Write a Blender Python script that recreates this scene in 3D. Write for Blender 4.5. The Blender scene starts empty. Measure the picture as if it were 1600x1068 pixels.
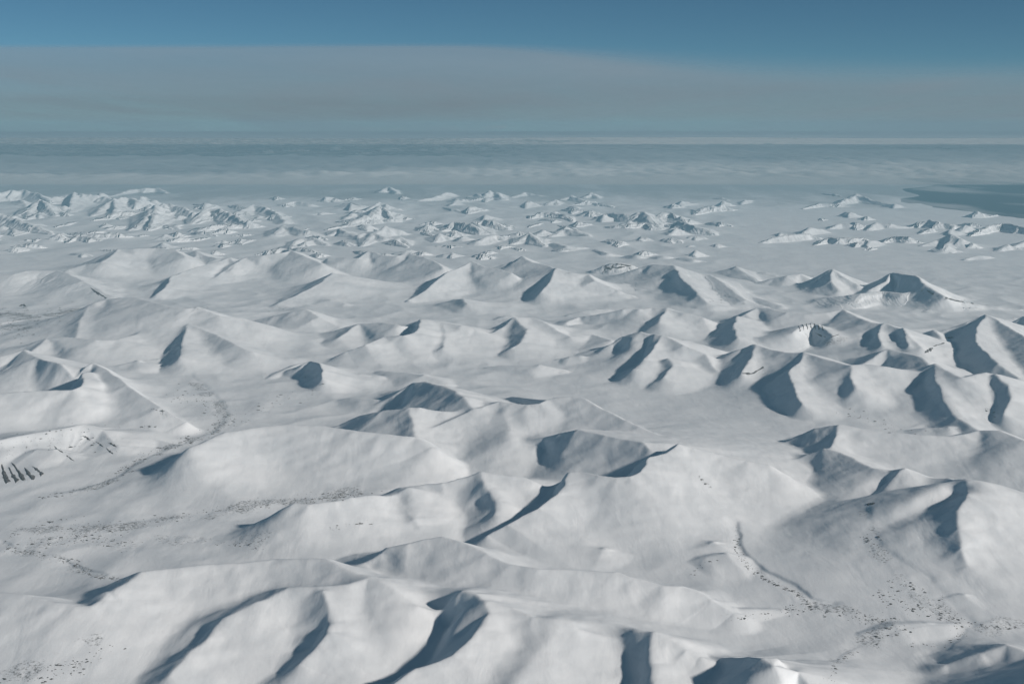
import bpy, math
import numpy as np

# ------------------------------------------------------------------ camera, sky, sun, exposure
sc = bpy.context.scene
R = math.radians
CAM_Z = 5000.0                 # metres above the valley floors, an airliner on approach
F_PX = 2198.0                  # focal length in photo pixels (1600 wide)
Y_LEVEL = 200.0                # photo row that looks out level
PITCH = math.atan((534.0 - Y_LEVEL) / F_PX)

cam_d = bpy.data.cameras.new('camera')
cam = bpy.data.objects.new('camera', cam_d)
sc.collection.objects.link(cam)
cam.location = (0, 0, CAM_Z)
cam.rotation_euler = (R(90) - PITCH, 0, 0)
cam_d.sensor_width = 36.0
cam_d.lens = 36.0 * F_PX / 1600.0
cam_d.clip_start = 1.0
cam_d.clip_end = 3.0e6
sc.camera = cam

SUN_EL = R(24)
SUN_AZ = R(-27)                # from +x (right), turned towards the camera
sun_dir = (math.cos(SUN_EL) * math.cos(SUN_AZ), math.cos(SUN_EL) * math.sin(SUN_AZ), math.sin(SUN_EL))

world = bpy.data.worlds.new('World')
sc.world = world
world.use_nodes = True
wn, wl = world.node_tree.nodes, world.node_tree.links
wn.clear()
wo = wn.new('ShaderNodeOutputWorld')
bg = wn.new('ShaderNodeBackground')
sky = wn.new('ShaderNodeTexSky')
sky.sky_type = 'NISHITA'
sky.sun_disc = False
sky.sun_elevation = SUN_EL
sky.sun_rotation = R(90) - SUN_AZ     # clockwise from +y
sky.altitude = 5000
sky.air_density = 0.7
sky.dust_density = 0.1
sky.ozone_density = 8.0
bg.inputs['Strength'].default_value = 0.08
tint = wn.new('ShaderNodeMix'); tint.data_type = 'RGBA'; tint.blend_type = 'MULTIPLY'
tint.inputs['Factor'].default_value = 1.0
_ti = [i for i in tint.inputs if i.type == 'RGBA']; _to = [o for o in tint.outputs if o.type == 'RGBA'][0]
_ti[1].default_value = (1.0, 0.95, 0.60, 1)      # the photo's cool green-blue white balance
wl.new(sky.outputs[0], _ti[0]); wl.new(_to, bg.inputs['Color'])
wl.new(bg.outputs[0], wo.inputs['Surface'])

sun_d = bpy.data.lights.new('sun', 'SUN')
sun_d.energy = 4.35
sun_d.angle = R(2.5)      # thin high cloud softens the disc
sun_d.color = (1.0, 0.888, 0.795)
sun = bpy.data.objects.new('sun', sun_d)
sc.collection.objects.link(sun)
sun.location = (sun_dir[0] * 9000, sun_dir[1] * 9000, 9000)
from mathutils import Vector
sun.rotation_euler = Vector(sun_dir).to_track_quat('Z', 'Y').to_euler()

sc.view_settings.view_transform = 'Standard'
sc.view_settings.look = 'None'
sc.view_settings.gamma = 1.0
sc.view_settings.exposure = 0.06
sc.render.engine = 'CYCLES'
sc.cycles.use_denoising = True
sc.cycles.max_bounces = 6
sc.cycles.diffuse_bounces = 3
sc.cycles.volume_bounces = 1
sc.cycles.transparent_max_bounces = 12

# ------------------------------------------------------------------ helpers
COL = sc.collection
rng = np.random.default_rng(7)

def ground(px, py, h=0.0):
    """Where the ray through a photo pixel meets the level h."""
    u = (np.asarray(px, float) - 800.0) / F_PX
    v = -(np.asarray(py, float) - 534.0) / F_PX
    cp, sp = math.cos(PITCH), math.sin(PITCH)
    dz = -sp + cp * v
    dy = cp + sp * v
    t = (np.asarray(h, float) - CAM_Z) / dz
    return u * t, dy * t

_P = np.random.default_rng(11).permutation(256)
_P = np.concatenate([_P, _P]).astype(np.int32)
_G = np.stack([np.cos(np.arange(256) * 2.39996), np.sin(np.arange(256) * 2.39996)], 1)

def perlin(x, y):
    xi = np.floor(x).astype(np.int64); yi = np.floor(y).astype(np.int64)
    xf = x - xi; yf = y - yi
    xi &= 255; yi &= 255
    u = xf * xf * xf * (xf * (xf * 6 - 15) + 10)
    v = yf * yf * yf * (yf * (yf * 6 - 15) + 10)
    def g(ix, iy, fx, fy):
        h = _G[_P[_P[ix & 255] + (iy & 255)]]
        return h[..., 0] * fx + h[..., 1] * fy
    a = g(xi, yi, xf, yf); b = g(xi + 1, yi, xf - 1, yf)
    c = g(xi, yi + 1, xf, yf - 1); d = g(xi + 1, yi + 1, xf - 1, yf - 1)
    return 1.5 * ((a + (b - a) * u) * (1 - v) + (c + (d - c) * u) * v)

def sstep(a, b, x):
    t = np.clip((x - a) / (b - a), 0, 1)
    return t * t * (3 - 2 * t)

def tag(o, label=None, cat=None, group=None, kind=None):
    if label: o['label'] = label
    if cat: o['category'] = cat
    if group: o['group'] = group
    if kind: o['kind'] = kind
    return o

# ------------------------------------------------------------------ materials
def new_mat(name):
    m = bpy.data.materials.new(name); m.use_nodes = True
    nt = m.node_tree; nt.nodes.clear()
    out = nt.nodes.new('ShaderNodeOutputMaterial')
    return m, nt, out

def noise_node(nt, vec, scale, detail=4, rough=0.55, dist=0.0):
    n = nt.nodes.new('ShaderNodeTexNoise')
    n.inputs['Scale'].default_value = scale
    n.inputs['Detail'].default_value = detail
    n.inputs['Roughness'].default_value = rough
    n.inputs['Distortion'].default_value = dist
    nt.links.new(vec, n.inputs['Vector'])
    return n.outputs['Fac']

def ramp(nt, val, lo, hi, a=0.0, b=1.0):
    n = nt.nodes.new('ShaderNodeMapRange'); n.interpolation_type = 'SMOOTHSTEP'
    n.inputs['From Min'].default_value = lo; n.inputs['From Max'].default_value = hi
    n.inputs['To Min'].default_value = a; n.inputs['To Max'].default_value = b
    nt.links.new(val, n.inputs['Value'])
    return n.outputs['Result']

def math_node(nt, op, a, b):
    n = nt.nodes.new('ShaderNodeMath'); n.operation = op
    for i, s in enumerate((a, b)):
        if isinstance(s, (int, float)): n.inputs[i].default_value = s
        else: nt.links.new(s, n.inputs[i])
    return n.outputs[0]

def mix_col(nt, fac, a, b):
    n = nt.nodes.new('ShaderNodeMix'); n.data_type = 'RGBA'
    nt.links.new(fac, n.inputs['Factor'])
    for s, v in (('A', a), ('B', b)):
        k = [i for i in n.inputs if i.name == s and i.type == 'RGBA'][0]
        if isinstance(v, tuple): k.default_value = (*v, 1)
        else: nt.links.new(v, k)
    return [o for o in n.outputs if o.type == 'RGBA'][0]

SNOW_A = (0.765, 0.815, 0.855)
SNOW_B = (0.70, 0.755, 0.80)
ROCK = (0.075, 0.078, 0.082)

def make_snow():
    m, nt, out = new_mat('wind_packed_snow')
    geo = nt.nodes.new('ShaderNodeNewGeometry')
    pos = geo.outputs['Position']
    mp = nt.nodes.new('ShaderNodeMapping')           # sastrugi combed by the wind
    mp.inputs['Rotation'].default_value = (0, 0, R(35))
    mp.inputs['Scale'].default_value = (1.0, 0.3, 1.0)
    nt.links.new(pos, mp.inputs['Vector'])
    big = noise_node(nt, pos, 1 / 900.0, 4, 0.6)
    comb = noise_node(nt, mp.outputs[0], 1 / 90.0, 5, 0.62)
    fine = noise_node(nt, pos, 1 / 28.0, 3, 0.6)
    drift = noise_node(nt, mp.outputs[0], 1 / 340.0, 3, 0.5, 0.8)
    tone = math_node(nt, 'ADD', math_node(nt, 'MULTIPLY', big, 0.7), math_node(nt, 'MULTIPLY', comb, 0.3))
    col = mix_col(nt, ramp(nt, tone, 0.38, 0.66), SNOW_A, SNOW_B)
    at = nt.nodes.new('ShaderNodeAttribute'); at.attribute_name = 'rock'
    speck = noise_node(nt, pos, 1 / 34.0, 6, 0.72)
    rk = math_node(nt, 'ADD', at.outputs['Fac'], math_node(nt, 'MULTIPLY', math_node(nt, 'SUBTRACT', speck, 0.5), 1.5))
    rmask = ramp(nt, rk, 0.46, 0.80, 0.0, 0.85)
    col = mix_col(nt, rmask, col, ROCK)
    ia = nt.nodes.new('ShaderNodeAttribute'); ia.attribute_name = 'haze_fade'
    mi_ = nt.nodes.new('ShaderNodeMapping'); mi_.inputs['Scale'].default_value = (1.0, 0.25, 1.0)
    nt.links.new(pos, mi_.inputs['Vector'])
    fade_noise = noise_node(nt, mi_.outputs[0], 1 / 4200.0, 6, 0.62, 0.5)
    fi = math_node(nt, 'ADD', ia.outputs['Fac'], math_node(nt, 'MULTIPLY', math_node(nt, 'SUBTRACT', fade_noise, 0.5), 1.5))
    col = mix_col(nt, ramp(nt, fi, 0.30, 1.05, 0.0, 0.70), col, (0.22, 0.27, 0.30))     # far snow darkened in patches, a painted fade into haze and low cloud
    bump = nt.nodes.new('ShaderNodeBump')
    bump.inputs['Distance'].default_value = 1.0
    bump.inputs['Strength'].default_value = 1.0
    hgt = math_node(nt, 'ADD', math_node(nt, 'ADD', math_node(nt, 'MULTIPLY', comb, 3.0), math_node(nt, 'MULTIPLY', drift, 9.0)), math_node(nt, 'MULTIPLY', fine, 1.2))
    ra = nt.nodes.new('ShaderNodeAttribute'); ra.attribute_name = 'rib'                  # gully ribs too fine for the mesh on far walls
    mr = nt.nodes.new('ShaderNodeMapping'); mr.inputs['Scale'].default_value = (1.0, 0.12, 0.25)
    nt.links.new(pos, mr.inputs['Vector'])
    ribn = noise_node(nt, mr.outputs[0], 1 / 240.0, 3, 0.55)
    hgt = math_node(nt, 'ADD', hgt, math_node(nt, 'MULTIPLY', math_node(nt, 'MULTIPLY', ribn, ra.outputs['Fac']), 750.0))
    nt.links.new(hgt, bump.inputs['Height'])
    p = nt.nodes.new('ShaderNodeBsdfPrincipled')
    p.inputs['Roughness'].default_value = 0.75
    p.inputs['Specular IOR Level'].default_value = 0.15
    nt.links.new(col, p.inputs['Base Color'])
    nt.links.new(bump.outputs[0], p.inputs['Normal'])
    nt.links.new(p.outputs[0], out.inputs['Surface'])
    return m

def make_cloud():
    m, nt, out = new_mat('cloud_white')
    d = nt.nodes.new('ShaderNodeBsdfDiffuse'); d.inputs['Color'].default_value = (0.80, 0.81, 0.82, 1)
    t = nt.nodes.new('ShaderNodeBsdfTranslucent'); t.inputs['Color'].default_value = (0.80, 0.81, 0.82, 1)
    mx = nt.nodes.new('ShaderNodeMixShader'); mx.inputs[0].default_value = 0.25
    nt.links.new(d.outputs[0], mx.inputs[1]); nt.links.new(t.outputs[0], mx.inputs[2])
    lw = nt.nodes.new('ShaderNodeLayerWeight'); lw.inputs['Blend'].default_value = 0.35     # thin towards the rim
    tr = nt.nodes.new('ShaderNodeBsdfTransparent'); m2 = nt.nodes.new('ShaderNodeMixShader')
    nt.links.new(ramp(nt, lw.outputs['Facing'], 0.1, 0.95, 0.55, 1.0), m2.inputs[0])
    nt.links.new(mx.outputs[0], m2.inputs[1]); nt.links.new(tr.outputs[0], m2.inputs[2])
    nt.links.new(m2.outputs[0], out.inputs['Surface'])
    return m

def make_deck():
    m, nt, out = new_mat('broken_stratus')
    geo = nt.nodes.new('ShaderNodeNewGeometry')
    mp = nt.nodes.new('ShaderNodeMapping'); mp.inputs['Scale'].default_value = (1.0, 0.45, 0.0)
    nt.links.new(geo.outputs['Position'], mp.inputs['Vector'])
    a = noise_node(nt, mp.outputs[0], 1 / 5200.0, 6, 0.6, 0.5)
    at = nt.nodes.new('ShaderNodeAttribute'); at.attribute_name = 'cover'
    f = math_node(nt, 'ADD', at.outputs['Fac'], math_node(nt, 'MULTIPLY', math_node(nt, 'SUBTRACT', a, 0.5), 1.6))
    d = nt.nodes.new('ShaderNodeBsdfDiffuse'); d.inputs['Color'].default_value = (0.80, 0.81, 0.82, 1)
    t = nt.nodes.new('ShaderNodeBsdfTransparent')
    mx = nt.nodes.new('ShaderNodeMixShader')
    nt.links.new(ramp(nt, f, 0.20, 1.0, 0.16, 0.60), mx.inputs[0])
    nt.links.new(t.outputs[0], mx.inputs[1]); nt.links.new(d.outputs[0], mx.inputs[2])
    nt.links.new(mx.outputs[0], out.inputs['Surface'])
    return m

def make_veil():
    m, nt, out = new_mat('cirrus_veil')
    geo = nt.nodes.new('ShaderNodeNewGeometry')
    mp = nt.nodes.new('ShaderNodeMapping'); mp.inputs['Scale'].default_value = (1.0, 0.35, 0.0)
    mp.inputs['Rotation'].default_value = (0, 0, R(-12))
    nt.links.new(geo.outputs['Position'], mp.inputs['Vector'])
    a = noise_node(nt, mp.outputs[0], 1 / 60000.0, 5, 0.5, 0.6)
    b = noise_node(nt, mp.outputs[0], 1 / 15000.0, 4, 0.5, 0.3)
    at = nt.nodes.new('ShaderNodeAttribute'); at.attribute_name = 'cover'
    f = math_node(nt, 'ADD', math_node(nt, 'MULTIPLY', a, 0.75), math_node(nt, 'MULTIPLY', b, 0.25))
    f = math_node(nt, 'MULTIPLY', ramp(nt, f, 0.25, 0.72, 0.62, 1.0), at.outputs['Fac'])
    d = nt.nodes.new('ShaderNodeBsdfDiffuse'); d.inputs['Color'].default_value = (0.54, 0.66, 0.765, 1)
    t = nt.nodes.new('ShaderNodeBsdfTranslucent'); t.inputs['Color'].default_value = (0.54, 0.66, 0.765, 1)
    w = nt.nodes.new('ShaderNodeMixShader'); w.inputs[0].default_value = 0.5
    nt.links.new(d.outputs[0], w.inputs[1]); nt.links.new(t.outputs[0], w.inputs[2])
    tr = nt.nodes.new('ShaderNodeBsdfTransparent')
    mx = nt.nodes.new('ShaderNodeMixShader')
    nt.links.new(f, mx.inputs[0]); nt.links.new(tr.outputs[0], mx.inputs[1]); nt.links.new(w.outputs[0], mx.inputs[2])
    nt.links.new(mx.outputs[0], out.inputs['Surface'])
    return m

def make_sea():
    m, nt, out = new_mat('open_sea_water')
    geo = nt.nodes.new('ShaderNodeNewGeometry')
    pos = geo.outputs['Position']
    mp = nt.nodes.new('ShaderNodeMapping')
    mp.inputs['Scale'].default_value = (0.5, 0.14, 1.0)
    nt.links.new(pos, mp.inputs['Vector'])
    a = noise_node(nt, mp.outputs[0], 1 / 2500.0, 4, 0.5, 0.2)
    col = mix_col(nt, ramp(nt, a, 0.50, 0.70, 0.0, 0.7), (0.02, 0.05, 0.07), (0.6, 0.63, 0.65))
    p = nt.nodes.new('ShaderNodeBsdfPrincipled')
    p.inputs['Roughness'].default_value = 0.45
    p.inputs['Specular IOR Level'].default_value = 0.08
    nt.links.new(col, p.inputs['Base Color'])
    nt.links.new(p.outputs[0], out.inputs['Surface'])
    return m

def make_rock():
    m, nt, out = new_mat('bare_frost_rock')
    geo = nt.nodes.new('ShaderNodeNewGeometry')
    n = noise_node(nt, geo.outputs['Position'], 1 / 30.0, 3, 0.6)
    col = mix_col(nt, ramp(nt, n, 0.35, 0.7), (0.05, 0.052, 0.055), (0.20, 0.20, 0.20))
    p = nt.nodes.new('ShaderNodeBsdfPrincipled')
    p.inputs['Roughness'].default_value = 0.9
    nt.links.new(col, p.inputs['Base Color'])
    nt.links.new(p.outputs[0], out.inputs['Surface'])
    return m

M_SNOW, M_SEA, M_ROCK = make_snow(), make_sea(), make_rock()
M_CLOUD, M_DECK, M_VEIL = make_cloud(), make_deck(), make_veil()

# ------------------------------------------------------------------ mountain crests read from the photo
# key: (label, [ (crest "px,py,height ...", slope left of travel, slope right of travel, rounding, gully, rock) ... ])
# crests run left to right: the first slope is the far side, the second the near side
MTN = {}
def M(key, label, *ridges):
    MTN[key] = (label, ridges)

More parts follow.
